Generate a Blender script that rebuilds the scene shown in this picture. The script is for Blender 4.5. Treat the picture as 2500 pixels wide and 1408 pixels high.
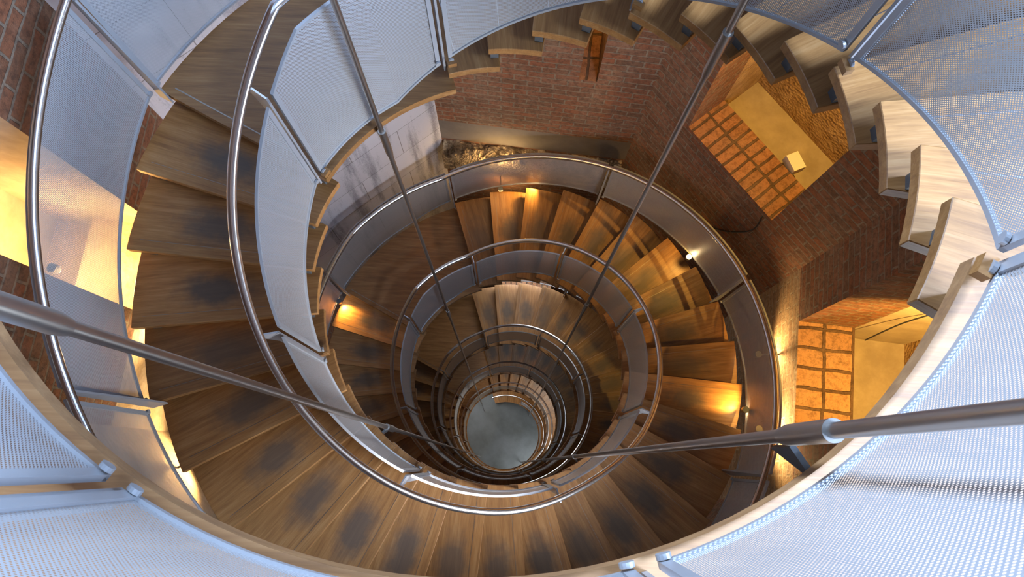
import bpy, math, random
from mathutils import Matrix, Vector, noise
random.seed(7)
PI = math.pi
R = math.radians
for o in list(bpy.data.objects): bpy.data.objects.remove(o)
scn = bpy.context.scene
C = scn.collection

# ------------------------------------------------------------------ dimensions
S = 1.13                       # metres per unit of the plan (radius of the well-side handrail = 1)
ZF = -22.376                   # ground floor below the camera, in units
def V(r, deg, z):              # cylindrical, z in units below/above the camera -> metres, floor at 0
    a = R(deg)
    return Vector((S*r*math.cos(a), S*r*math.sin(a), S*(z-ZF)))
def P3(x, y, z): return Vector((S*x, S*y, S*(z-ZF)))

# ------------------------------------------------------------------ camera, sky, daylight
cam = bpy.data.cameras.new('camera')
cam.sensor_width = 36.0
cam.lens = 1850*36/2500
cam.clip_start = 0.02
co = bpy.data.objects.new('camera', cam); C.objects.link(co)
t, ro = 0.227561656, 0.046209066
fw = Vector((0, math.sin(t), -math.cos(t))); up = Vector((0, math.cos(t), math.sin(t))); rt = Vector((1, 0, 0))
right = math.cos(ro)*rt + math.sin(ro)*up
upv = -math.sin(ro)*rt + math.cos(ro)*up
M = Matrix((right, upv, -fw)).transposed().to_4x4()
M.translation = P3(0.0286226625, -0.809536251, 0)
co.matrix_world = M
cam.dof.use_dof = True; cam.dof.focus_distance = 5.0; cam.dof.aperture_fstop = 16.0
scn.camera = co

world = bpy.data.worlds.new('sky'); scn.world = world
world.use_nodes = True
bg = world.node_tree.nodes['Background']
bg.inputs[0].default_value = (0.48, 0.68, 1.0, 1); bg.inputs[1].default_value = 0.42

def area(name, loc, target, size, sizey, power, col, spread=180):
    l = bpy.data.lights.new(name, 'AREA'); l.shape = 'RECTANGLE'; l.size = size; l.size_y = sizey
    l.energy = power; l.color = col; l.spread = R(spread)
    o = bpy.data.objects.new(name, l); C.objects.link(o); o.location = loc
    o.rotation_euler = (Vector(target)-Vector(loc)).to_track_quat('-Z', 'Y').to_euler()
    return o
_az, _el, _d = R(-29), R(49), 8.0
area('skylight_daylight', P3(_d*math.cos(_el)*math.cos(_az), _d*math.cos(_el)*math.sin(_az), -2+_d*math.sin(_el)), P3(0, 0, -2), 2.0, 2.0, 2700, (0.50, 0.68, 1.0))
_az, _el = R(4), R(29)
area('right_tread_fill', P3(_d*math.cos(_el)*math.cos(_az), _d*math.cos(_el)*math.sin(_az), -1.8+_d*math.sin(_el)), P3(1.2, 0.1, -1.8), 1.8, 1.8, 2900, (0.42, 0.62, 1.0))  # unseen light added to brighten the right-hand upper treads
_az, _el = R(112), R(27)
area('gallery_window_daylight', P3(_d*math.cos(_el)*math.cos(_az), -0.9+_d*math.cos(_el)*math.sin(_az), -0.9+_d*math.sin(_el)), P3(0, -0.9, -0.9), 2.4, 1.6, 2400, (0.52, 0.70, 1.0))

scn.view_settings.view_transform = 'Standard'
scn.view_settings.look = 'None'
scn.view_settings.exposure = 0.0
scn.view_settings.gamma = 1.0
scn.view_settings.use_curve_mapping = False

# ------------------------------------------------------------------ materials
def mat(name):
    m = bpy.data.materials.new(name); m.use_nodes = True
    nt = m.node_tree; b = nt.nodes['Principled BSDF']
    return m, nt, b
def node(nt, typ, **kw):
    n = nt.nodes.new(typ)
    for k, v in kw.items(): setattr(n, k, v)
    return n
def setin(n, **kw):
    for k, v in kw.items(): n.inputs[k.replace('_', ' ')].default_value = v
def mixc(nt, fac, a, b, typ='MIX'):
    n = node(nt, 'ShaderNodeMix', data_type='RGBA', blend_type=typ)
    for idx, v in ((0, fac), (6, a), (7, b)):
        if hasattr(v, 'links') or isinstance(v, bpy.types.NodeSocket): nt.links.new(v, n.inputs[idx])
        else: n.inputs[idx].default_value = v
    return n.outputs[2]
def mth(nt, op, a, b=None, clamp=False):
    n = node(nt, 'ShaderNodeMath', operation=op, use_clamp=clamp)
    for i, v in enumerate((a, b)):
        if v is None: continue
        if isinstance(v, bpy.types.NodeSocket): nt.links.new(v, n.inputs[i])
        else: n.inputs[i].default_value = v
    return n.outputs[0]
def ramp(nt, fac, stops):
    n = node(nt, 'ShaderNodeValToRGB'); e = n.color_ramp.elements
    e[0].position, e[0].color = stops[0]; e[1].position, e[1].color = stops[-1]
    for p_, c_ in stops[1:-1]:
        x = e.new(p_); x.color = c_
    nt.links.new(fac, n.inputs[0]); return n.outputs[0]
def bump(nt, b, h, strength=0.3, dist=0.01):
    n = node(nt, 'ShaderNodeBump'); setin(n, Strength=strength, Distance=dist)
    nt.links.new(h, n.inputs['Height']); nt.links.new(n.outputs[0], b.inputs['Normal'])
def mapped(nt, out='Object', scale=(1, 1, 1)):
    tc = node(nt, 'ShaderNodeTexCoord'); mp = node(nt, 'ShaderNodeMapping')
    mp.inputs['Scale'].default_value = scale
    nt.links.new(tc.outputs[out], mp.inputs[0]); return mp.outputs[0]
def noise_tex(nt, vec, scale, detail=4, rough=0.55):
    n = node(nt, 'ShaderNodeTexNoise'); setin(n, Scale=scale, Detail=detail, Roughness=rough)
    nt.links.new(vec, n.inputs['Vector']); return n.outputs['Fac']

def metal(name, col, rough, metallic=1.0, var=0.1):
    m, nt, b = mat(name)
    v = mapped(nt)
    f = noise_tex(nt, v, 9)
    c = mixc(nt, f, (*[x*(1-var) for x in col], 1), (*[min(1, x*(1+var)) for x in col], 1))
    nt.links.new(c, b.inputs['Base Color'])
    setin(b, Roughness=rough, Metallic=metallic)
    return m
STEEL = metal('brushed_stainless_steel', (0.78, 0.77, 0.77), 0.25)
ROD = metal('rod_steel', (0.45, 0.43, 0.41), 0.36)
PAINT = metal('grey_painted_steel', (0.36, 0.37, 0.39), 0.42, 0.35)
DARK = metal('dark_steel', (0.13, 0.14, 0.15), 0.45, 0.6)
STRIP = metal('aluminium_inlay', (0.32, 0.31, 0.30), 0.36)
WHITE = metal('white_plastic', (0.75, 0.70, 0.62), 0.6, 0.0)
INLAY = metal('dull_inlay', (0.26, 0.23, 0.20), 0.4)
STRIP = metal('aluminium_inlay', (0.66, 0.66, 0.68), 0.3)
CABLE = metal('black_rubber', (0.02, 0.02, 0.02), 0.6, 0.0)

def perforated():
    m, nt, b = mat('perforated_grey_steel')
    v = mapped(nt)
    f = noise_tex(nt, v, 2.2, 3)
    c = mixc(nt, f, (0.39, 0.40, 0.415, 1), (0.455, 0.465, 0.475, 1))
    nt.links.new(c, b.inputs['Base Color'])
    setin(b, Roughness=0.45, Metallic=0.35)
    uv = mapped(nt, 'UV', (1/0.0098, 1/0.0098, 0))
    ds = []
    for off in ((0, 0, 0), (0.5, 0.5, 0)):
        a = node(nt, 'ShaderNodeVectorMath', operation='ADD'); nt.links.new(uv, a.inputs[0]); a.inputs[1].default_value = off
        fr = node(nt, 'ShaderNodeVectorMath', operation='FRACTION'); nt.links.new(a.outputs[0], fr.inputs[0])
        s = node(nt, 'ShaderNodeVectorMath', operation='SUBTRACT'); nt.links.new(fr.outputs[0], s.inputs[0]); s.inputs[1].default_value = (0.5, 0.5, 0)
        l = node(nt, 'ShaderNodeVectorMath', operation='LENGTH'); nt.links.new(s.outputs[0], l.inputs[0]); ds.append(l.outputs['Value'])
    d = mth(nt, 'MINIMUM', ds[0], ds[1])
    hole = mth(nt, 'LESS_THAN', d, 0.20)
    tr = node(nt, 'ShaderNodeBsdfTransparent'); mx = node(nt, 'ShaderNodeMixShader')
    nt.links.new(hole, mx.inputs[0]); nt.links.new(b.outputs[0], mx.inputs[1]); nt.links.new(tr.outputs[0], mx.inputs[2])
    nt.links.new(mx.outputs[0], nt.nodes['Material Output'].inputs['Surface'])
    return m
MESH = perforated()

def oak(name, wear=True, pale=0.0):
    m, nt, b = mat(name)
    tc = node(nt, 'ShaderNodeTexCoord'); oi = node(nt, 'ShaderNodeObjectInfo')
    cx = node(nt, 'ShaderNodeCombineXYZ')
    r37 = mth(nt, 'MULTIPLY', oi.outputs['Random'], 37.0)
    for i in range(3): nt.links.new(r37, cx.inputs[i])
    ad = node(nt, 'ShaderNodeVectorMath', operation='ADD'); nt.links.new(tc.outputs['Object'], ad.inputs[0]); nt.links.new(cx.outputs[0], ad.inputs[1])
    mp = node(nt, 'ShaderNodeMapping'); mp.inputs['Scale'].default_value = (1.3, 14, 14); nt.links.new(ad.outputs[0], mp.inputs[0])
    g = noise_tex(nt, mp.outputs[0], 2.2, 7, 0.62)
    mp2 = node(nt, 'ShaderNodeMapping'); mp2.inputs['Scale'].default_value = (3, 70, 70); nt.links.new(ad.outputs[0], mp2.inputs[0])
    g2 = noise_tex(nt, mp2.outputs[0], 2.0, 4, 0.6)
    gg = mth(nt, 'ADD', mth(nt, 'MULTIPLY', g, 0.65), mth(nt, 'MULTIPLY', g2, 0.35))
    col = ramp(nt, gg, [(0.30, (0.155, 0.064, 0.017, 1)), (0.52, (0.285, 0.135, 0.041, 1)), (0.72, (0.39, 0.215, 0.085, 1))])
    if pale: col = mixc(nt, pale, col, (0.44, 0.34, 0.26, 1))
    # each board its own tone
    hue = mth(nt, 'ADD', mth(nt, 'MULTIPLY', oi.outputs['Random'], 0.4), 0.78)
    vm = node(nt, 'ShaderNodeVectorMath', operation='SCALE'); nt.links.new(col, vm.inputs[0]); nt.links.new(hue, vm.inputs['Scale'])
    col = vm.outputs[0]
    if wear:   # scuffed dark patch worn in the middle of each step
        mp3 = node(nt, 'ShaderNodeMapping'); mp3.inputs['Location'].default_value = (-1.43*S/0.27, 0.16*S/0.135, 0)
        mp3.inputs['Scale'].default_value = (1/0.27, 1/0.135, 0); nt.links.new(tc.outputs['Object'], mp3.inputs[0])
        ln = node(nt, 'ShaderNodeVectorMath', operation='LENGTH'); nt.links.new(mp3.outputs[0], ln.inputs[0])
        nz = noise_tex(nt, ad.outputs[0], 9, 5, 0.65)
        w = mth(nt, 'ADD', ln.outputs['Value'], mth(nt, 'MULTIPLY', mth(nt, 'SUBTRACT', nz, 0.5), 1.1))
        msk = ramp(nt, w, [(0.35, (1, 1, 1, 1)), (1.15, (0, 0, 0, 1))])
        amt = mth(nt, 'MULTIPLY', msk, mth(nt, 'ADD', mth(nt, 'MULTIPLY', oi.outputs['Random'], 0.35), 0.55))
        col = mixc(nt, amt, col, (0.070, 0.058, 0.048, 1))
    nt.links.new(col, b.inputs['Base Color'])
    setin(b, Roughness=0.42)
    bump(nt, b, g2, 0.12, 0.003)
    return m
OAK = oak('oiled_oak')
OAKP = oak('plain_oak', False)
OAKPALE = oak('daylit_oak', False, 0.12)  # same oak, bright daylight on the top landing mixed into its colour

def brick(name, rw=0.235, rh=0.088, c1=(0.235, 0.080, 0.032), c2=(0.145, 0.066, 0.032), mo=(0.22, 0.16, 0.11), off=0.5, msize=0.009, bs=0.9, stain=0.5):
    m, nt, b = mat(name)
    uv = mapped(nt, 'UV')
    ob = mapped(nt, 'Object')
    wob = noise_tex(nt, ob, 6, 4)
    wv = node(nt, 'ShaderNodeVectorMath', operation='MULTIPLY_ADD')
    nn = node(nt, 'ShaderNodeTexNoise'); setin(nn, Scale=5.0, Detail=4.0); nt.links.new(ob, nn.inputs['Vector'])
    nt.links.new(nn.outputs['Color'], wv.inputs[0]); wv.inputs[1].default_value = (0.03, 0.03, 0); nt.links.new(uv, wv.inputs[2])
    br = node(nt, 'ShaderNodeTexBrick'); br.offset = off
    setin(br, Scale=1.0, Mortar_Size=msize, Mortar_Smooth=0.25, Bias=-0.1, Brick_Width=rw, Row_Height=rh)
    br.inputs['Color1'].default_value = (*c1, 1); br.inputs['Color2'].default_value = (*c2, 1); br.inputs['Mortar'].default_value = (*mo, 1)
    nt.links.new(wv.outputs[0], br.inputs['Vector'])
    n2 = noise_tex(nt, ob, 3.0, 6, 0.65)
    n3 = noise_tex(nt, ob, 28, 5, 0.7)
    sm = ramp(nt, n2, [(0.42, (0, 0, 0, 1)), (0.70, (1, 1, 1, 1))])
    col = mixc(nt, mth(nt, 'MULTIPLY', sm, stain), br.outputs['Color'], (0.30, 0.20, 0.13, 1))
    sp = ramp(nt, n3, [(0.36, (0.35, 0.35, 0.35, 1)), (0.55, (1, 1, 1, 1))])
    col = mixc(nt, 0.7, col, sp, 'MULTIPLY')
    nt.links.new(col, b.inputs['Base Color'])
    setin(b, Roughness=0.9)
    h = mth(nt, 'SUBTRACT', mth(nt, 'MULTIPLY', n3, 0.7), mth(nt, 'MULTIPLY', br.outputs['Fac'], 1.0))
    bump(nt, b, h, bs, 0.02)
    return m
BRICK = brick('old_red_brick')
SILL = brick('sill_brick', 0.235, 0.098, (0.36, 0.16, 0.075), (0.28, 0.125, 0.06), (0.10, 0.055, 0.03), 0.02, 0.012, 1.0, 0.35)

SILL2 = brick('sill_stone', 0.235, 0.165, (0.44, 0.23, 0.11), (0.36, 0.18, 0.085), (0.09, 0.045, 0.025), 0.02, 0.014, 1.0, 0.35)

PALEBRICK = brick('lamplit_brick', 0.235, 0.088, (0.46, 0.31, 0.17), (0.36, 0.22, 0.11), (0.50, 0.40, 0.26), 0.5, 0.009, 1.0, 0.5)  # same brick, lamplight below the right sill put into its colour

def stone(name, c1, c2, scale=6, bs=0.8, dist=0.03):
    m, nt, b = mat(name)
    v = mapped(nt)
    n1 = noise_tex(nt, v, scale, 8, 0.65)
    vo = node(nt, 'ShaderNodeTexVoronoi'); setin(vo, Scale=scale*5.0); nt.links.new(v, vo.inputs['Vector'])
    h = mth(nt, 'ADD', n1, mth(nt, 'MULTIPLY', vo.outputs['Distance'], 0.5))
    col = ramp(nt, n1, [(0.35, (*c1, 1)), (0.68, (*c2, 1))])
    nt.links.new(col, b.inputs['Base Color']); setin(b, Roughness=0.92)
    bump(nt, b, h, bs, dist)
    return m
TOOLED = stone('tooled_sandstone', (0.34, 0.21, 0.10), (0.52, 0.36, 0.20), 7, 1.0, 0.04)
PLASTER = stone('rendered_plaster', (0.30, 0.24, 0.18), (0.46, 0.38, 0.29), 3, 0.3, 0.01)
RUBBLE = stone('broken_rubble', (0.10, 0.06, 0.035), (0.62, 0.47, 0.30), 9, 1.0, 0.05)
PALE = stone('pale_pitted_stone', (0.40, 0.30, 0.19), (0.62, 0.50, 0.34), 5, 0.7, 0.02)
SHADEBAND = stone('shaded_wall_band', (0.10, 0.085, 0.075), (0.17, 0.14, 0.12), 2, 0.25, 0.01)  # dark band with the shadow on the upper wall painted in

def concrete():
    m, nt, b = mat('pale_blockwork')
    uv = mapped(nt, 'UV'); ob = mapped(nt, 'Object')
    br = node(nt, 'ShaderNodeTexBrick'); br.offset = 0.5
    setin(br, Scale=1.0, Mortar_Size=0.004, Mortar_Smooth=0.3, Brick_Width=1.05, Row_Height=0.52)
    br.inputs['Color1'].default_value = (0.52, 0.50, 0.54, 1); br.inputs['Color2'].default_value = (0.47, 0.45, 0.49, 1); br.inputs['Mortar'].default_value = (0.20, 0.18, 0.18, 1)
    nt.links.new(uv, br.inputs['Vector'])
    mp = node(nt, 'ShaderNodeMapping'); mp.inputs['Scale'].default_value = (3.2, 0.25, 1); nt.links.new(uv, mp.inputs[0])
    st = noise_tex(nt, mp.outputs[0], 1.6, 5, 0.6)
    gr = noise_tex(nt, ob, 55, 6, 0.8)
    e = ramp(nt, mth(nt, 'ADD', mth(nt, 'MULTIPLY', st, 0.75), mth(nt, 'MULTIPLY', gr, 0.25)), [(0.40, (0.28, 0.28, 0.30, 1)), (0.50, (1, 1, 1, 1))])
    col = mixc(nt, 0.75, br.outputs['Color'], e, 'MULTIPLY')
    nt.links.new(col, b.inputs['Base Color']); setin(b, Roughness=0.9)
    bump(nt, b, gr, 0.3, 0.004)
    return m
CONC = concrete()

def floor_mat():
    m, nt, b = mat('polished_dark_floor')
    v = mapped(nt)
    n1 = noise_tex(nt, v, 1.1, 6, 0.6)
    col = ramp(nt, n1, [(0.35, (0.085, 0.095, 0.09, 1)), (0.65, (0.15, 0.165, 0.17, 1))])
    nt.links.new(col, b.inputs['Base Color']); setin(b, Roughness=0.5)
    return m
FLOOR = floor_mat()
def emit(name, col, s):
    m, nt, b = mat(name)
    b.inputs['Base Color'].default_value = (*col, 1)
    b.inputs['Emission Color'].default_value = (*col, 1); b.inputs['Emission Strength'].default_value = s
    return m
LAMPGLOW = emit('lamp_glow', (1.0, 0.72, 0.35), 40)
DAYPANE = emit('daylit_pane', (0.80, 0.90, 1.0), 5)

# ------------------------------------------------------------------ mesh builder
class MB:
    def __init__(s): s.v = []; s.f = []; s.m = []; s.uv = []
    def face(s, pts, mi=0, uv=None):
        i = len(s.v); s.v += [Vector(p) for p in pts]; s.f.append(tuple(range(i, i+len(pts)))); s.m.append(mi)
        s.uv.append(uv or [(0, 0)]*len(pts))
    def grid(s, rows, mi=0, close=False, uvs=None):
        n = len(rows[0]); base = len(s.v)
        for r_ in rows: s.v += [Vector(p) for p in r_]
        for i in range(len(rows)-1):
            for j in range(n if close else n-1):
                a, b_ = base+i*n+j, base+i*n+(j+1) % n
                s.f.append((a, b_, b_+n, a+n)); s.m.append(mi)
                s.uv.append([uvs[i][j], uvs[i][(j+1) % n], uvs[i+1][(j+1) % n], uvs[i+1][j]] if uvs else [(0, 0)]*4)
    def cap(s, ring, mi=0):
        s.face(ring, mi)
    def hexa(s, b4, t4, mi=0):     # 4 bottom, 4 top corners (same winding)
        i = len(s.v); s.v += [Vector(p) for p in list(b4)+list(t4)]
        for q in ((0, 3, 2, 1), (4, 5, 6, 7), (0, 1, 5, 4), (1, 2, 6, 5), (2, 3, 7, 6), (3, 0, 4, 7)):
            s.f.append(tuple(i+k for k in q)); s.m.append(mi); s.uv.append([(0, 0)]*4)
    def tube(s, path, rad, n=12, caps=True, mi=0):
        rows = []; L = len(path)
        for i, p in enumerate(path):
            tg = (path[min(i+1, L-1)]-path[max(i-1, 0)]).normalized()
            ref = Vector((0, 0, 1)) if abs(tg.z) < 0.9 else Vector((1, 0, 0))
            a = tg.cross(ref).normalized(); b_ = tg.cross(a).normalized()
            rr = rad[i] if isinstance(rad, (list, tuple)) else rad
            rows.append([p+rr*(math.cos(2*PI*k/n)*a+math.sin(2*PI*k/n)*b_) for k in range(n)])
        s.grid(rows, mi, True)
        if caps: s.face(rows[0][::-1], mi); s.face(rows[-1], mi)
    def sector(s, ra, rb, pa, pb, zb, zt, n=4, mi=0):   # solid annular sector
        rows = []
        for i in range(n+1):
            ph = pa+(pb-pa)*i/n
            A = ra(ph) if callable(ra) else ra
            rows.append([V(A, ph, zb), V(rb, ph, zb), V(rb, ph, zt), V(A, ph, zt)])
        s.grid(rows, mi, True); s.face(rows[0], mi); s.face(rows[-1][::-1], mi)
    def build(s, name, mats, parent=None, loc=None, smooth=False, auto=None):
        loc = Vector(loc) if loc is not None else Vector((0, 0, 0))
        me = bpy.data.meshes.new(name)
        me.from_pydata([v-loc for v in s.v], [], s.f)
        if not isinstance(mats, (list, tuple)): mats = [mats]
        for m_ in mats: me.materials.append(m_)
        me.polygons.foreach_set('material_index', s.m)
        uvl = me.uv_layers.new(name='UVMap'); k = 0
        for f_ in s.uv:
            for u in f_: uvl.data[k].uv = u; k += 1
        import bmesh
        bm = bmesh.new(); bm.from_mesh(me); bmesh.ops.remove_doubles(bm, verts=bm.verts, dist=1e-5)
        bmesh.ops.recalc_face_normals(bm, faces=bm.faces); bm.to_mesh(me); bm.free()
        if smooth:
            me.polygons.foreach_set('use_smooth', [True]*len(me.polygons))
            me.set_sharp_from_angle(angle=R(40))
        o = bpy.data.objects.new(name, me); C.objects.link(o)
        if parent: o.parent = parent
        else: o.location = loc
        return o
def tag(o, label, cat, group=None):
    o['label'] = label; o['category'] = cat
    if group: o['group'] = group
    return o
def empty(name, loc, label, cat, group=None):
    o = bpy.data.objects.new(name, None); C.objects.link(o); o.location = loc; o.empty_display_size = 0.1
    return tag(o, label, cat, group)
def struct(o): o['kind'] = 'structure'; return o
def ordi(n):
    return str(n)+('th' if 10 <= n % 100 <= 20 else {1: 'st', 2: 'nd', 3: 'rd'}.get(n % 10, 'th'))
ORD = ['first', 'second', 'third', 'fourth', 'fifth', 'sixth']

# ------------------------------------------------------------------ the helix
def F(g): return 4.32821456*g-0.101387965*g*g
def turn(ph, ph0, w=30.0):
    q = (ph-ph0)/360.0; n = math.floor(q); fr = q-n; ww = w/360.0
    return n+min(1, max(0, (fr-ww)/(1-ww)))
ZL = -2.12343838-1.12257566-0.024                 # walking surface of the first quarter landing
TOP0, NOSE0, STEP = -26.3, 153.7, 11.25
ZTOP = ZL-F(-1)-(F(0)-F(-1))*16/29.0              # top landing
def tread_z(n, k): return ZL-F(n)-(F(n+1)-F(n))*k/29.0
def zflat(ph, z):                                  # the top landing levels everything above it
    return z
def z_ptop(ph): return min(-2.3433-F(turn(ph, 111)), ZTOP+0.93)
def z_rail(ph): return z_ptop(ph)+0.064
R_RAIL = 1.045
def z_pbot(ph):
    return min(-2.12343838-F(turn(ph, 124))-1.12257566, ZTOP+0.03)
def sm(x): x = max(0, min(1, x)); return x*x*(3-2*x)
def widen(ph):                                     # the well opens a little wider along the top landing
    return 0 if ph > -30 else 0.155*sm((-30-ph)/190.0)*1.0
RT_IN, RT_OUT, TH = 0.94, 1.857, 0.043
RP_IN, RP_OUT = 0.972, 1.874
def r_in(ph): return RP_IN+widen(ph)

# ------------------------------------------------------------------ setting: tower walls, floor
AP = 2.1; HW = AP*math.tan(PI/8); ZT = 1.15
NAME = ['right', 'upper_right', 'upper', 'upper_left', 'left', 'lower_left', 'lower', 'lower_right']
def wall(k, mats, openings=(), zt=ZT, zb=ZF, bands=()):
    al = -4.5+45*k; n = Vector((math.cos(R(al)), math.sin(R(al)), 0)); l = Vector((-math.sin(R(al)), math.cos(R(al)), 0))
    def Q(d, lat, z): return P3(*(n*(AP+d)+l*lat)[:2], z)
    mb = MB()
    ls = sorted({-HW, HW, *[o['l'][0] for o in openings], *[o['l'][1] for o in openings]})
    zs = sorted({zb, zt, *[o['z'][0] for o in openings], *[o['z'][1] for o in openings], *[z for b_ in bands for z in b_[:2]]})
    for i in range(len(ls)-1):
        for j in range(len(zs)-1):
            cl, cz = (ls[i]+ls[i+1])/2, (zs[j]+zs[j+1])/2
            if any(o['l'][0] < cl < o['l'][1] and o['z'][0] < cz < o['z'][1] for o in openings): continue
            mi = 0
            for b_ in bands:
                if b_[0] < cz < b_[1]: mi = b_[2]
            pts = [(ls[i], zs[j]), (ls[i+1], zs[j]), (ls[i+1], zs[j+1]), (ls[i], zs[j+1])]
            mb.face([Q(0, *p) for p in pts], mi, [(p[0]*S, p[1]*S) for p in pts])
    for o in openings:
        if o.get('open'): continue
        (l0, l1), (z0, z1), D, sd, pit = o['l'], o['z'], o['d'], o['sd'], o['pit']
        splay = o.get('splay', 0.0)
        for lat, lb in ((l0, l0-splay), (l1, l1+splay)):
            pts = [(0, lat, z0-pit), (sd, lat+(lb-lat)*sd/D, z0-pit), (sd, lat+(lb-lat)*sd/D, z1), (0, lat, z1)]
            mb.face([Q(*p) for p in pts], o.get('jm', 0), [(p[0]*S, p[2]*S) for p in pts])
            pts = [(sd, lat+(lb-lat)*sd/D, z0-pit), (D, lb, z0-pit), (D, lb, z1), (sd, lat+(lb-lat)*sd/D, z1)]
            mb.face([Q(*p) for p in pts], o.get('jm2', 3), [(p[0]*S, p[2]*S) for p in pts])
        pts = [(0, l0, z0), (sd, l0-splay*sd/D, z0), (sd, l1+splay*sd/D, z0), (0, l1, z0)]
        mb.face([Q(*p) for p in pts], 1, [(p[0]*S, p[1]*S) for p in pts])
        a0, a1 = l0-splay*sd/D, l1+splay*sd/D
        pts = [(sd, a0, z0), (sd, a1, z0), (sd, a1, z0-pit), (sd, a0, z0-pit)]
        mb.face([Q(*p) for p in pts], 3)
        pts = [(sd, a0, z0-pit), (D, l0-splay, z0-pit), (D, l1+splay, z0-pit), (sd, a1, z0-pit)]
        mb.face([Q(*p) for p in pts], 3)
        pts = [(D, l0-splay, z0-pit), (D, l1+splay, z0-pit), (D, l1+splay, z1), (D, l0-splay, z1)]
        mb.face([Q(*p) for p in pts], o.get('bm', 2), [(p[1]*S, p[2]*S) for p in pts])
        pts = [(0, l0, z1), (D, l0-splay, z1), (D, l1+splay, z1), (0, l1, z1)]
        mb.face([Q(*p) for p in pts], 0, [(p[0]*S, p[1]*S) for p in pts])
    return struct(mb.build('wall_'+NAME[k], mats, loc=Q(0, 0, zb))), Q
MS = [BRICK, SILL, TOOLED, PLASTER, SHADEBAND, PALE]
W0, Q0 = wall(0, [BRICK, SILL2, TOOLED, PLASTER, SHADEBAND, PALEBRICK], [dict(l=(-0.42, 0.467), z=(-5.42, -2.2), d=0.95, sd=0.41, pit=0.35, jm=0, jm2=3, bm=2),
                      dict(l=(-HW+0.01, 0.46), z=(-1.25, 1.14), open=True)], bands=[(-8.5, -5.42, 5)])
W1, Q1 = wall(1, MS, [dict(l=(-0.468, 0.462), z=(-5.26, -2.4), d=0.80, sd=0.36, pit=0.22, jm=0, jm2=2, bm=2)])
W2, Q2 = wall(2, MS, [dict(l=(-0.44, -0.30), z=(-5.27, -4.5), d=0.55, sd=0.54, pit=0.01, jm=0, jm2=0, bm=0),
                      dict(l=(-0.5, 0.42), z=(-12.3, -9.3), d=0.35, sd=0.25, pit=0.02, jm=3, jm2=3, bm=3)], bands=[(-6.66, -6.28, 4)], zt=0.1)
W3, Q3 = wall(3, [CONC, CONC, CONC, CONC, CONC], zt=0.1)
W4, Q4 = wall(4, [BRICK, PALE, TOOLED, PLASTER, SHADEBAND, PALE], [dict(l=(-0.30, 0.22), z=(-4.3, -1.6), d=0.7, sd=0.4, pit=0.15, jm=3, jm2=3, bm=3)], bands=[(-8.5, -4.3, 5)])
wall(5, MS, bands=[(-8.5, -3.7, 5)]); wall(6, MS)
W7, Q7 = wall(7, MS, [dict(l=(-0.45, 0.45), z=(-4.25, -2.9), d=0.3, sd=0.2, pit=0.02, jm=3, jm2=3, bm=3)], zt=-1.25)

mb = MB()
ring = [P3((AP+0.02)/math.cos(PI/8)*math.cos(R(18+45*k)), (AP+0.02)/math.cos(PI/8)*math.sin(R(18+45*k)), ZF) for k in range(8)]
ring2 = [p+Vector((0, 0, -0.2)) for p in ring]
mb.face(ring, 0); mb.face(ring2[::-1], 0)
for i in range(8): mb.face([ring[i], ring2[i], ring2[(i+1) % 8], ring[(i+1) % 8]], 0)
struct(mb.build('floor', FLOOR))

# broken stone ledge on the upper wall, below the band darkened as shade
mb = MB(); rows = []
nx, ny = 110, 14
for j in range(ny+1):
    row = []
    for i in range(nx+1):
        lat = -HW+0.02+(2*HW-0.04)*i/nx; d = -0.15+0.17*j/ny
        p = Q2(d, lat, -6.70)
        h = 0.050*noise.noise(p*9)+0.035*noise.noise(p*26)+0.02*noise.noise(p*60)
        e = -0.03 if j == 0 else 0
        row.append(p+Vector((0, 0, h+e)))
    rows.append(row)
front = [Vector((p.x, p.y, p.z-0.35)) for p in rows[0]]
mb.grid([front]+rows)
struct(mb.build('trim_1', RUBBLE, loc=Q2(0, 0, -6.9), smooth=True))

# ------------------------------------------------------------------ treads
def local_sector(ra, rb, pa, pb, zb, zt, n=6):
    mb = MB(); rows = []
    for i in range(n+1):
        a = R(pa+(pb-pa)*i/n)
        rows.append([Vector((S*r*math.cos(a), S*r*math.sin(a), S*z)) for r, z in ((ra, zb), (rb, zb), (rb, zt), (ra, zt))])
    mb.grid(rows, 0, True); mb.face(rows[0]); mb.face(rows[-1][::-1]); return mb
def lp(r, a, z): return Vector((S*r*math.cos(R(a)), S*r*math.sin(R(a)), S*z))
tread_me = strip_me = None
_t = local_sector(RT_IN, RT_OUT, -14.3, 0, -TH, 0).build('stair_tread', OAK)
bv = _t.modifiers.new('bevel', 'BEVEL'); bv.width = 0.0025; bv.segments = 1; bv.limit_method = 'ANGLE'
mb = MB()
# metal inlay line parallel to the nosing
c, s_ = math.cos(0), 0
def inl(r, off, z): return Vector((S*r, -S*off, S*z))
mb.hexa([inl(1.045, 0.0562, -0.004), inl(1.80, 0.0562, -0.004), inl(1.80, 0.0528, -0.004), inl(1.045, 0.0528, -0.004)],
        [inl(1.045, 0.0562, 0.0012), inl(1.80, 0.0562, 0.0012), inl(1.80, 0.0528, 0.0012), inl(1.045, 0.0528, 0.0012)])
_s = mb.build('nosing_strip', STRIP)
mb = MB()
mb.hexa([inl(1.0, 0.0557, -0.004), inl(1.80, 0.0557, -0.004), inl(1.80, 0.0535, -0.004), inl(1.0, 0.0535, -0.004)],
        [inl(1.0, 0.0557, 0.0006), inl(1.80, 0.0557, 0.0006), inl(1.80, 0.0535, 0.0006), inl(1.0, 0.0535, 0.0006)])
_s2 = mb.build('nosing_strip', INLAY)
_s2_used = False
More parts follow.
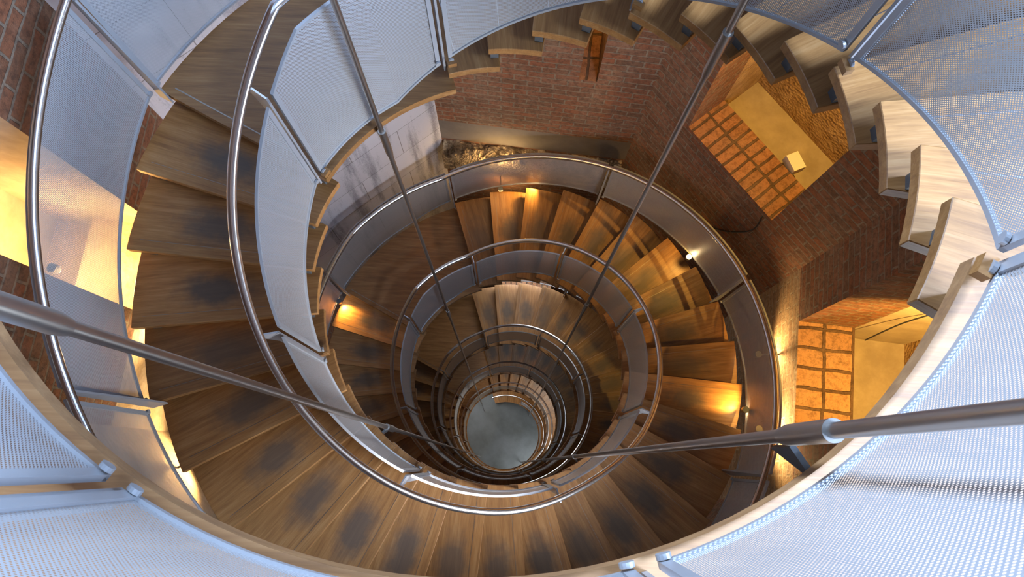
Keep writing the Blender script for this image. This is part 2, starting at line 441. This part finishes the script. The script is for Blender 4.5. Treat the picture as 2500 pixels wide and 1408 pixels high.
def bracket_mesh(h, r0, r1):
    mb = MB()
    mb.hexa([lp(r0, -14.0, 0), lp(r1, -14.0, 0), lp(r1, -11.9, 0), lp(r0, -11.9, 0)],
            [lp(r0, -14.0, h-TH), lp(r1, -14.0, h-TH), lp(r1, -11.9, h-TH), lp(r0, -11.9, h-TH)])
    mb.hexa([lp(r0, -17.5, h-TH-0.012), lp(r1, -17.5, h-TH-0.012), lp(r1, -11.4, h-TH-0.012), lp(r0, -11.4, h-TH-0.012)],
            [lp(r0, -17.5, h-TH), lp(r1, -17.5, h-TH), lp(r1, -11.4, h-TH), lp(r0, -11.4, h-TH)])
    return mb
first = True
for n in range(-1, 5):
    h = (F(n+1)-F(n))/29.0
    bi = bracket_mesh(h, 0.985, 1.045).build('inner_bracket', DARK)
    bo = bracket_mesh(h, 1.77, 1.81).build('outer_bracket', DARK)
    protoB = [bi, bo]
    k0 = 17 if n == -1 else 1
    for k in range(k0, 29):
        z = tread_z(n, k); ph = NOSE0+STEP*k
        if first: o = _t; st = _s; first = False
        else:
            o = _t.copy(); C.objects.link(o); 
            if n == -1: st = _s.copy(); C.objects.link(st)
            elif not _s2_used: st = _s2; _s2_used = True
            else: st = _s2.copy(); C.objects.link(st)
        o.location = (0, 0, S*(z-ZF)); o.rotation_euler = (0, 0, R(ph))
        w = 'the top landing' if n == -1 else 'the %s quarter landing' % ORD[n]
        tag(o, 'oak stair tread, %s step below %s' % (ordi(k-16 if n == -1 else k), w), 'stair step', 'oak stair treads')
        st.parent = o
        for b_ in protoB:
            if k == k0: c_ = b_
            else: c_ = b_.copy(); C.objects.link(c_)
            c_.parent = o

# landings
for n in range(0, 5):
    z = ZL-F(n)
    mb = MB(); mb.sector(RT_IN, RT_OUT, NOSE0-46.5, NOSE0, z-TH, z, 16)
    o = mb.build('landing_platform', OAKP, loc=V(1.4, NOSE0-22, z-TH))
    tag(o, 'oak quarter landing platform, %s one down from the top landing' % ORD[n], 'stair landing', 'quarter landings of the stair')
    mb = MB(); a = NOSE0-2.4
    mb.hexa([V(1.05, a, z-0.004), V(1.80, a+0.9, z-0.004), V(1.80, a+1.1, z-0.004), V(1.05, a+0.3, z-0.004)],
            [V(1.05, a, z+0.0012), V(1.80, a+0.9, z+0.0012), V(1.80, a+1.1, z+0.0012), V(1.05, a+0.3, z+0.0012)])
    mb.build('nosing_strip', INLAY, o, loc=V(1.4, NOSE0-22, z-TH))
    # brackets that carry the last step over the landing
mb = MB()
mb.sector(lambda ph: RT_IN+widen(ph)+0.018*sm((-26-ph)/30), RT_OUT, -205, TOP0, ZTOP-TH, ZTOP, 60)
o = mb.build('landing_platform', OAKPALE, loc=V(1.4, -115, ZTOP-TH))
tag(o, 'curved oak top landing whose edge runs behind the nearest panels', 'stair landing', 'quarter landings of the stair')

# ------------------------------------------------------------------ balustrade panels and posts
GAP = 1.15   # degrees either side of a joint
def curve_pts(rf, pa, pb, zf, step=2.0, kinks=()):
    n = max(2, int(abs(pb-pa)/step))
    a = [pa+(pb-pa)*i/n for i in range(n+1)]
    for kk in kinks:
        if min(pa, pb)+0.4 < kk < max(pa, pb)-0.4: a.append(kk)
    return sorted(set(a))
def panel(side, ph_a, ph_b, label, group, gap):
    rf = r_in if side == 'in' else (lambda ph: RP_OUT)
    pa, pb = ph_a+gap, ph_b-gap
    kinks = [111+360*i for i in range(-1, 7)]+[141+360*i for i in range(-1, 7)]+[124+360*i for i in range(-1, 7)]+[154+360*i for i in range(-1, 7)]+[-26.3]
    ang = curve_pts(rf, pa, pb, None, 2.0, kinks)
    loc = V(rf((pa+pb)/2), (pa+pb)/2, z_pbot((pa+pb)/2))
    root = empty('perforated_screen', loc, label, 'balustrade panel', group)
    mb = MB(); bot, top, u0, u1 = [], [], [], []
    L = 0
    for i, a in enumerate(ang):
        if i: L += S*rf(a)*R(a-ang[i-1])
        zb, zt = z_pbot(a), z_ptop(a)
        bot.append(V(rf(a), a, zb)); top.append(V(rf(a), a, zt)); u0.append((L, S*(zb-z_pbot(ang[0]))*0)); u1.append((L, S*(zt-zb)))
    mb.grid([bot, top], 0, False, [u0, u1])
    mb.build('mesh_sheet', MESH, root, loc)
    # frame: four flat bars
    mb = MB(); hw, tk = 0.0145, 0.006
    for zf, sg in ((z_pbot, 1), (z_ptop, -1)):
        rows = []
        for a in ang:
            z = zf(a); r = rf(a)
            rows.append([V(r-tk, a, z), V(r+tk, a, z), V(r+tk, a, z+sg*hw), V(r-tk, a, z+sg*hw)])
        mb.grid(rows, 0, True); mb.face(rows[0]); mb.face(rows[-1])
    for a, sg in ((pa, 1), (pb, -1)):
        da = sg*math.degrees(0.019/rf(a)); r = rf(a)
        a2 = a+da
        mb.hexa([V(r-tk*1.1, a, z_pbot(a)), V(r+tk*1.1, a, z_pbot(a)), V(r+tk*1.1, a2, z_pbot(a2)), V(r-tk*1.1, a2, z_pbot(a2))],
                [V(r-tk*1.1, a, z_ptop(a)), V(r+tk*1.1, a, z_ptop(a)), V(r+tk*1.1, a2, z_ptop(a2)), V(r-tk*1.1, a2, z_ptop(a2))])
    mb.build('frame', PAINT, root, loc)
    return root
def plate(mb, pts, dphi_m, ph):       # flat plate in the radial plane at angle ph; pts = (r,z)
    tdir = Vector((-math.sin(R(ph)), math.cos(R(ph)), 0))*dphi_m
    a = [V(r, ph, z)-tdir for r, z in pts]; b_ = [V(r, ph, z)+tdir for r, z in pts]
    mb.face(a); mb.face(b_[::-1])
    for i in range(len(pts)):
        j = (i+1) % len(pts); mb.face([a[i], b_[i], b_[j], a[j]])
def post(side, ph, label, group):
    rp = r_in(ph) if side == 'in' else RP_OUT
    zb, zt, zr = z_pbot(ph), z_ptop(ph), z_rail(ph)
    loc = V(rp, ph, zb-0.12)
    root = empty('balustrade_post', loc, label, 'balustrade post', group)
    mb = MB()
    if side == 'in':
        lo_ = zb-0.10 if ph > -27 else zb-0.029
        plate(mb, [(rp+0.008, lo_), (rp+0.045, lo_), (rp+0.045, zt-0.03), (rp+0.008, zt+0.01)], 0.0055, ph)
        mb.build('bar', PAINT, root, loc)
        rr = R_RAIL+widen(ph)
        mb = MB(); plate(mb, [(rp+0.008, zt-0.03), (rp+0.045, zt-0.15), (rr+0.014, zr-0.055), (rr+0.008, zr-0.0275), (rr-0.008, zr-0.0275), (rp+0.008, zt+0.005)], 0.004, ph)
        mb.build('rail_bracket', PAINT, root, loc)
        # oak packing block where the post is fixed to the step
        if ph < -27 or (ph-109) % 360 in (0, 45): mb = None
        else:
          mb = MB(); mb.sector(rp-0.034, rp-0.009, ph-3.0, ph-0.6, zb-0.0125, zb+0.014, 2)
          mb.build('packing_block', OAKP, root, loc)
        bs = (-1, 1); rb, dr = rp-0.0095, -0.009
    else:
        plate(mb, [(rp-0.085, zb-0.06), (rp-0.012, zb-0.06), (rp-0.012, zt-0.01), (rp-0.045, zt-0.01), (rp-0.085, zb+0.02)], 0.0055, ph)
        mb.build('bar', PAINT, root, loc)
        mb = MB(); plate(mb, [(rp-0.012, zt-0.08), (rp-0.012, zt-0.004), (1.8235+0.004, z_rail(ph)-0.022-0.0255), (1.8235-0.008, z_rail(ph)-0.022-0.0262)], 0.004, ph)
        mb.build('rail_bracket', PAINT, root, loc)
        bs = (-1, 1); rb, dr = rp-0.007, -0.012
    for b_ in bs:
        a = ph+b_*math.degrees(0.030/rp)
        mb = MB(); mb.tube([V(rb, a, zb+0.012), V(rb+dr, a, zb+0.012)], S*0.0125, 14)
        mb.build('bolt', PAINT, root, loc)
JO = 109.12
joints = [JO+45*j for j in range(-3, 40)]
tops = [-26.0-48.9*i for i in range(1, 5)]
allj = sorted(tops+joints)
cnt = 0
nd = sum(1 for a in allj if a <= -26)
for i, a in enumerate(allj):
    if i+1 < len(allj):
        b_ = allj[i+1]; kpos = i-(nd-1)+1
        if b_ <= -25:
            lab = 'large perforated steel panel along the top landing, %s of four from the step end' % ordi(nd-1-i)
        else:
            lab = 'perforated grey steel panel on the well side, %s below the top landing' % ordi(kpos)
        panel('in', a, b_, lab, 'balustrade panels round the well', GAP if a > -200 else GAP)
    if a <= -26.5: lab = 'steel joint post along the top landing edge, %s from the step end' % ordi(nd-1-i)
    else: lab = 'steel balustrade post on the well side, %s one down from the top landing' % ordi(i-(nd-1)+1)
    post('in', a, lab, 'balustrade posts round the well')
outj = [JO+45*j for j in range(-2, 25)]
for i, a in enumerate(outj):
    if i+1 < len(outj):
        panel('out', a, outj[i+1], 'perforated grey steel panel on the wall side, %s below the top landing' % ordi(i+1), 'balustrade panels on the wall side', GAP*0.62)
    post('out', a, 'steel balustrade post on the wall side, %s one down from the top landing' % ordi(i+1), 'balustrade posts on the wall side')

# handrails
def handrail(rf, zoff, pa, pb, rad, label):
    ang = [pa]; 
    while ang[-1] < pb: ang.append(min(pb, ang[-1]+2.5))
    for i in range(-1, 6):
        for k_ in (111, 141):
            kk = k_+360*i
            if pa < kk < pb: ang.append(kk)
    ang = sorted(set(ang)); ang = [a for i, a in enumerate(ang) if i == 0 or a-ang[i-1] > 0.2]
    mb = MB(); mb.tube([V(rf(a), a, z_rail(a)+zoff) for a in ang], S*rad, 16)
    loc = V(rf(pb), pb, z_rail(pb)+zoff)
    o = mb.build('handrail', STEEL, loc=loc, smooth=True)
    tag(o, label, 'handrail')
    for i in range(0, 5):
        for kk in (109.5+360*i, 141.5+360*i):
            if pa+2 < kk < pb-2 and kk != 141.5:
                mb = MB(); mb.tube([V(rf(a), a, z_rail(a)+zoff) for a in (kk-0.9, kk, kk+0.9)], S*(rad+0.0008), 16)
                mb.build('joint_sleeve', STEEL, o, loc, smooth=True)
    return o
handrail(lambda a: R_RAIL+widen(a)-0.022*sm(1-abs(a-300)/30), 0, -200, 1911, 0.0185, 'polished stainless handrail spiralling down close round the open well')
handrail(lambda a: 1.8235, -0.022, 19, 1189, 0.0185, 'polished stainless handrail spiralling down on the outer wall side')

# ------------------------------------------------------------------ tension rods
ROD_PH = [132.5, 40.1, 225.3, 304.7]
RLAB = ['steel tension rod passing the corner of the quarter landing, upper left of the well',
        'steel tension rod crossing the stair on the upper right side of the well',
        'steel tension rod running from the left edge past the nearest handrail',
        'steel tension rod clamped to the top landing in front of the right panels']
RR = 0.90
for i, ph in enumerate(ROD_PH):
    base = V(RR, ph, ZF)
    mb = MB(); mb.tube([V(RR, ph, ZF), V(RR, ph, 1.6)], S*0.0125, 16)
    o = mb.build('tension_rod', ROD, loc=base, smooth=True)
    tag(o, RLAB[i], 'tension rod', 'tension rods through the well')
    zs = []
    for n in range(-1, 5):
        for k in range(0, 29):
            pn = NOSE0+STEP*k+360*n
            if n == -1 and k < 16: continue
            pp = ph+360*n+ (360 if ph < NOSE0 else 0) if False else None
        # the step the rod is fixed to on this turn
        rel = (ph-NOSE0) % 360
        k = math.ceil(rel/STEP)
        if n == -1 and k < 17:
            if ph == 225.3: zs.append((-0.93, -1.12))
            if ph == 304.7: zs.append((-1.13, -1.34))
            continue
        zz = tread_z(n, min(k, 29)) if k <= 28 else ZL-F(n+1)
        zs.append((zz+0.01, zz-0.27))
    for za, zb_ in zs:
        zz = zb_+0.27 if zb_ < -1.5 else ZTOP
        top_ = zb_ >= -1.5; e_ = (0.20 if ph == 225.3 else 0.075) if top_ else 0.078
        mb = MB(); mb.tube([V(RR, ph, za), V(RR, ph, zb_+0.03), V(RR, ph, zb_)], [S*0.0185, S*0.0185, S*0.0150], 20)
        mb.build('sleeve', ROD, o, base, smooth=True)
        if ph == 225.3 and top_: continue
        mb = MB(); plate(mb, [(RR+0.0195, zz-0.14), (RR+e_, zz-TH-0.02), (RR+e_, zz-TH-0.001), (RR+0.03, zz-TH-0.001), (RR+0.0195, zz-0.045)], 0.006, ph)
        mb.build('bracket_plate', DARK, o, base)

# ------------------------------------------------------------------ lamps and small things
def lamp(r, ph, z, power, label, col=(1.0, 0.52, 0.16), rad=0.05, body=True, world_pt=None, aim=None):
    p = world_pt if world_pt is not None else V(r, ph, z)
    root = empty('uplight', p, label, 'lamp', 'small warm lamps round the stair')
    sg = 1 if ph == 33.0 else -1
    mb = MB(); mb.tube([p+Vector((0, 0, -0.07*sg)), p+Vector((0, 0, -0.015*sg))], 0.028, 14); mb.build('lamp_body', DARK, root, p)
    mb = MB(); mb.tube([p+Vector((0, 0, -0.015*sg)), p+Vector((0, 0, -0.005*sg)), p+Vector((0, 0, 0.005*sg))], [0.024, 0.022, 0.012], 14); mb.build('lamp_lens', LAMPGLOW, root, p)
    if world_pt is None and r > 1.9:              # arm that fixes the lamp to the tower wall
        k_ = round((ph+4.5)/45.0); rw = AP/math.cos(R(ph-(-4.5+45*k_)))
        mb = MB(); mb.tube([V(r, ph, z)+Vector((0, 0, -0.04*sg)), V(rw+0.005, ph, z)+Vector((0, 0, -0.04*sg))], 0.008, 8); mb.build('wall_arm', DARK, root, p)
    l = bpy.data.lights.new('lamp_light', 'SPOT' if aim else 'POINT'); l.energy = power; l.color = col; l.shadow_soft_size = rad
    lo = bpy.data.objects.new('lamp_light', l); C.objects.link(lo); lo.location = p+Vector((0, 0, 0.06*sg))
    if aim:
        l.spot_size = R((140 if r > 1.95 else 100) if isinstance(aim, tuple) else 76); l.spot_blend = 0.6; l.shadow_soft_size = 0.02
        lo.rotation_euler = ((V(*aim) if isinstance(aim, tuple) else aim)-lo.location).to_track_quat('-Z', 'Y').to_euler()
    return root
WARM = (1.0, 0.55, 0.11)
lamp(1.842, 33.0, -6.29, 8, 'bright warm lamp showing beside the outer end of a tread, upper right', WARM, aim=(1.62, 39, -6.75))
lamp(1.842, -10.5, -5.74, 22, 'small lamp clamped at the outer end of the amber lit treads on the right', WARM, aim=(1.5, 0, -6.05))
lamp(1.842, 157.5, -7.52, 24, 'small lamp clamped beside the amber lit treads at the left of the second turn', WARM, aim=(1.5, 168, -7.8))
lamp(1.915, 84, -6.92, 20, 'small lamp lighting the amber treads under the upper outer panel', WARM, aim=(1.55, 92, -7.3))
lamp(1.955, -14, -5.72, 55, 'warm lamp hidden below the right hand window sill', (1.0, 0.66, 0.28), aim=(2.25, -13, -5.6))
lamp(1.955, 3, -5.85, 34, 'warm lamp hidden below the near corner of the right hand sill', (1.0, 0.62, 0.24), aim=(2.25, 4, -5.6))
lamp(1.98, 94, -7.5, 9, 'warm lamp behind the upper stretch of the outer panels', (1.0, 0.60, 0.22))
lamp(1.955, 182, -4.5, 40, 'warm lamp in the gap behind the left outer panel', (1.0, 0.64, 0.25), aim=(2.25, 180, -4.3))
lamp(1.955, 205, -4.85, 45, 'warm lamp in the gap at the lower left', (1.0, 0.64, 0.25), aim=(2.25, 203, -4.6))
lamp(0, 0, 0, 270, 'warm lamp standing inside the upper right window recess', (1.0, 0.56, 0.10), world_pt=Q1(0.25, -0.30, -3.1), aim=Q1(0.62, 0.15, -5.0))
lamp(0, 0, 0, 310, 'warm lamp standing inside the right window recess', (1.0, 0.56, 0.11), world_pt=Q0(0.45, -0.33, -4.0), aim=Q0(0.40, 0.12, -5.0))
lamp(0, 0, 0, 60, 'warm lamp inside the left window recess', (1.0, 0.6, 0.2), world_pt=Q4(0.3, 0.1, -3.95))
lamp(0, 0, 0, 16, 'warm lamp raking across the broken stone ledge', (1.0, 0.66, 0.28), world_pt=Q2(-0.175, 0.3, -6.64))

lamp(1.97, 5, -18.7, 70, 'warm lamp low on the wall beside the last flight', (1.0, 0.72, 0.3))

lamp(0, 0, 0, 5, 'warm lamp glowing inside the narrow slot in the upper brick wall', WARM, world_pt=Q2(0.42, -0.36, -4.7))

# daylit window of a lower floor
mb = MB(); pts = [(0.30, -0.46, -12.2), (0.30, 0.38, -12.2), (0.30, 0.38, -9.35), (0.30, -0.46, -9.35)]
mb.face([Q2(*p) for p in pts]); mb.face([Q2(p[0]+0.02, p[1], p[2]) for p in pts][::-1])
w = struct(mb.build('window_1', DAYPANE, loc=Q2(0.30, 0, -12.2)))
ctr = Q2(0.25, -0.04, -10.7)
area('window_and_fill_light', ctr, Q2(-2, -0.04, -11.4), 0.95, 2.9, 66, (0.93, 0.95, 1.0))
mb = MB(); pts = [(0.26, -0.44, -4.22), (0.26, 0.44, -4.22), (0.26, 0.44, -2.92), (0.26, -0.44, -2.92)]  # unseen window added to throw light on the upper left wall
mb.face([Q7(*p) for p in pts]); mb.face([Q7(p[0]+0.02, p[1], p[2]) for p in pts][::-1])
struct(mb.build('added_window_pane', DAYPANE, loc=Q7(0.26, 0, -4.2)))
area('window_and_fill_light', Q7(0.22, 0, -3.55), Q3(0.1, 0, -5.0), 0.8, 1.0, 100, (0.86, 0.90, 1.0), 88)  # light of the added window, aimed at the upper left wall
area('window_and_fill_light', Q1(-0.02, 0, -15.4), P3(0, 0, -17), 0.9, 1.4, 180, (1.0, 0.95, 0.86))  # fill light added before the solid wall to brighten the lower flights
# unseen fill lights added to brighten the ground floor from two sides
area('floor_fill', Q3(-0.05, 0.0, -21.2), P3(0.3, -0.3, -22.3), 1.6, 2.2, 60, (0.95, 0.97, 1.0))
area('floor_fill_opposite', P3(1.3, -1.3, -21.4), P3(0, 0, -22.4), 0.8, 0.8, 50, (0.9, 0.95, 1.0))

# junction box and cables
mb = MB(); q = [(-0.06, -0.10), (0.05, -0.10), (0.05, 0.05), (-0.06, 0.05)]
cb = Q1(0.44, -0.22, -5.30); rot = Matrix.Rotation(R(25), 3, 'Z')
mb.hexa([cb+rot@Vector((a*1.0, b_*1.0, 0)) for a, b_ in q], [cb+rot@Vector((a*1.0, b_*1.0, 0.10)) for a, b_ in q])
tag(mb.build('junction_box', WHITE, loc=cb), 'small pale box lying in the upper right window recess', 'box')
def cable(pts, rad, m_, label):
    path = []
    for i in range(len(pts)-1):
        p0 = pts[max(i-1, 0)]; p1 = pts[i]; p2 = pts[i+1]; p3 = pts[min(i+2, len(pts)-1)]
        for s2 in range(8):
            u = s2/8
            path.append(0.5*((2*p1)+(p2-p0)*u+(2*p0-5*p1+4*p2-p3)*u*u+(3*p1-p0-3*p2+p3)*u**3))
    path.append(pts[-1])
    mb = MB(); mb.tube(path, rad, 8)
    tag(mb.build('cable', m_, loc=pts[-1], smooth=True), label, 'cable')
cable([Q1(-0.006, -0.40, -5.32), Q1(-0.006, -0.42, -5.6), Q1(-0.006, -0.30, -5.95), Q1(-0.006, -0.1, -6.25), Q1(-0.006, 0.06, -6.45)], 0.006, CABLE, 'black cable drooping over the brick below the upper right recess')
cable([Q0(0.43, 0.36, -5.3), Q0(0.50, 0.42, -4.95), Q0(0.60, 0.46, -4.7)], 0.006, CABLE, 'dark cable hanging in the right window recess')
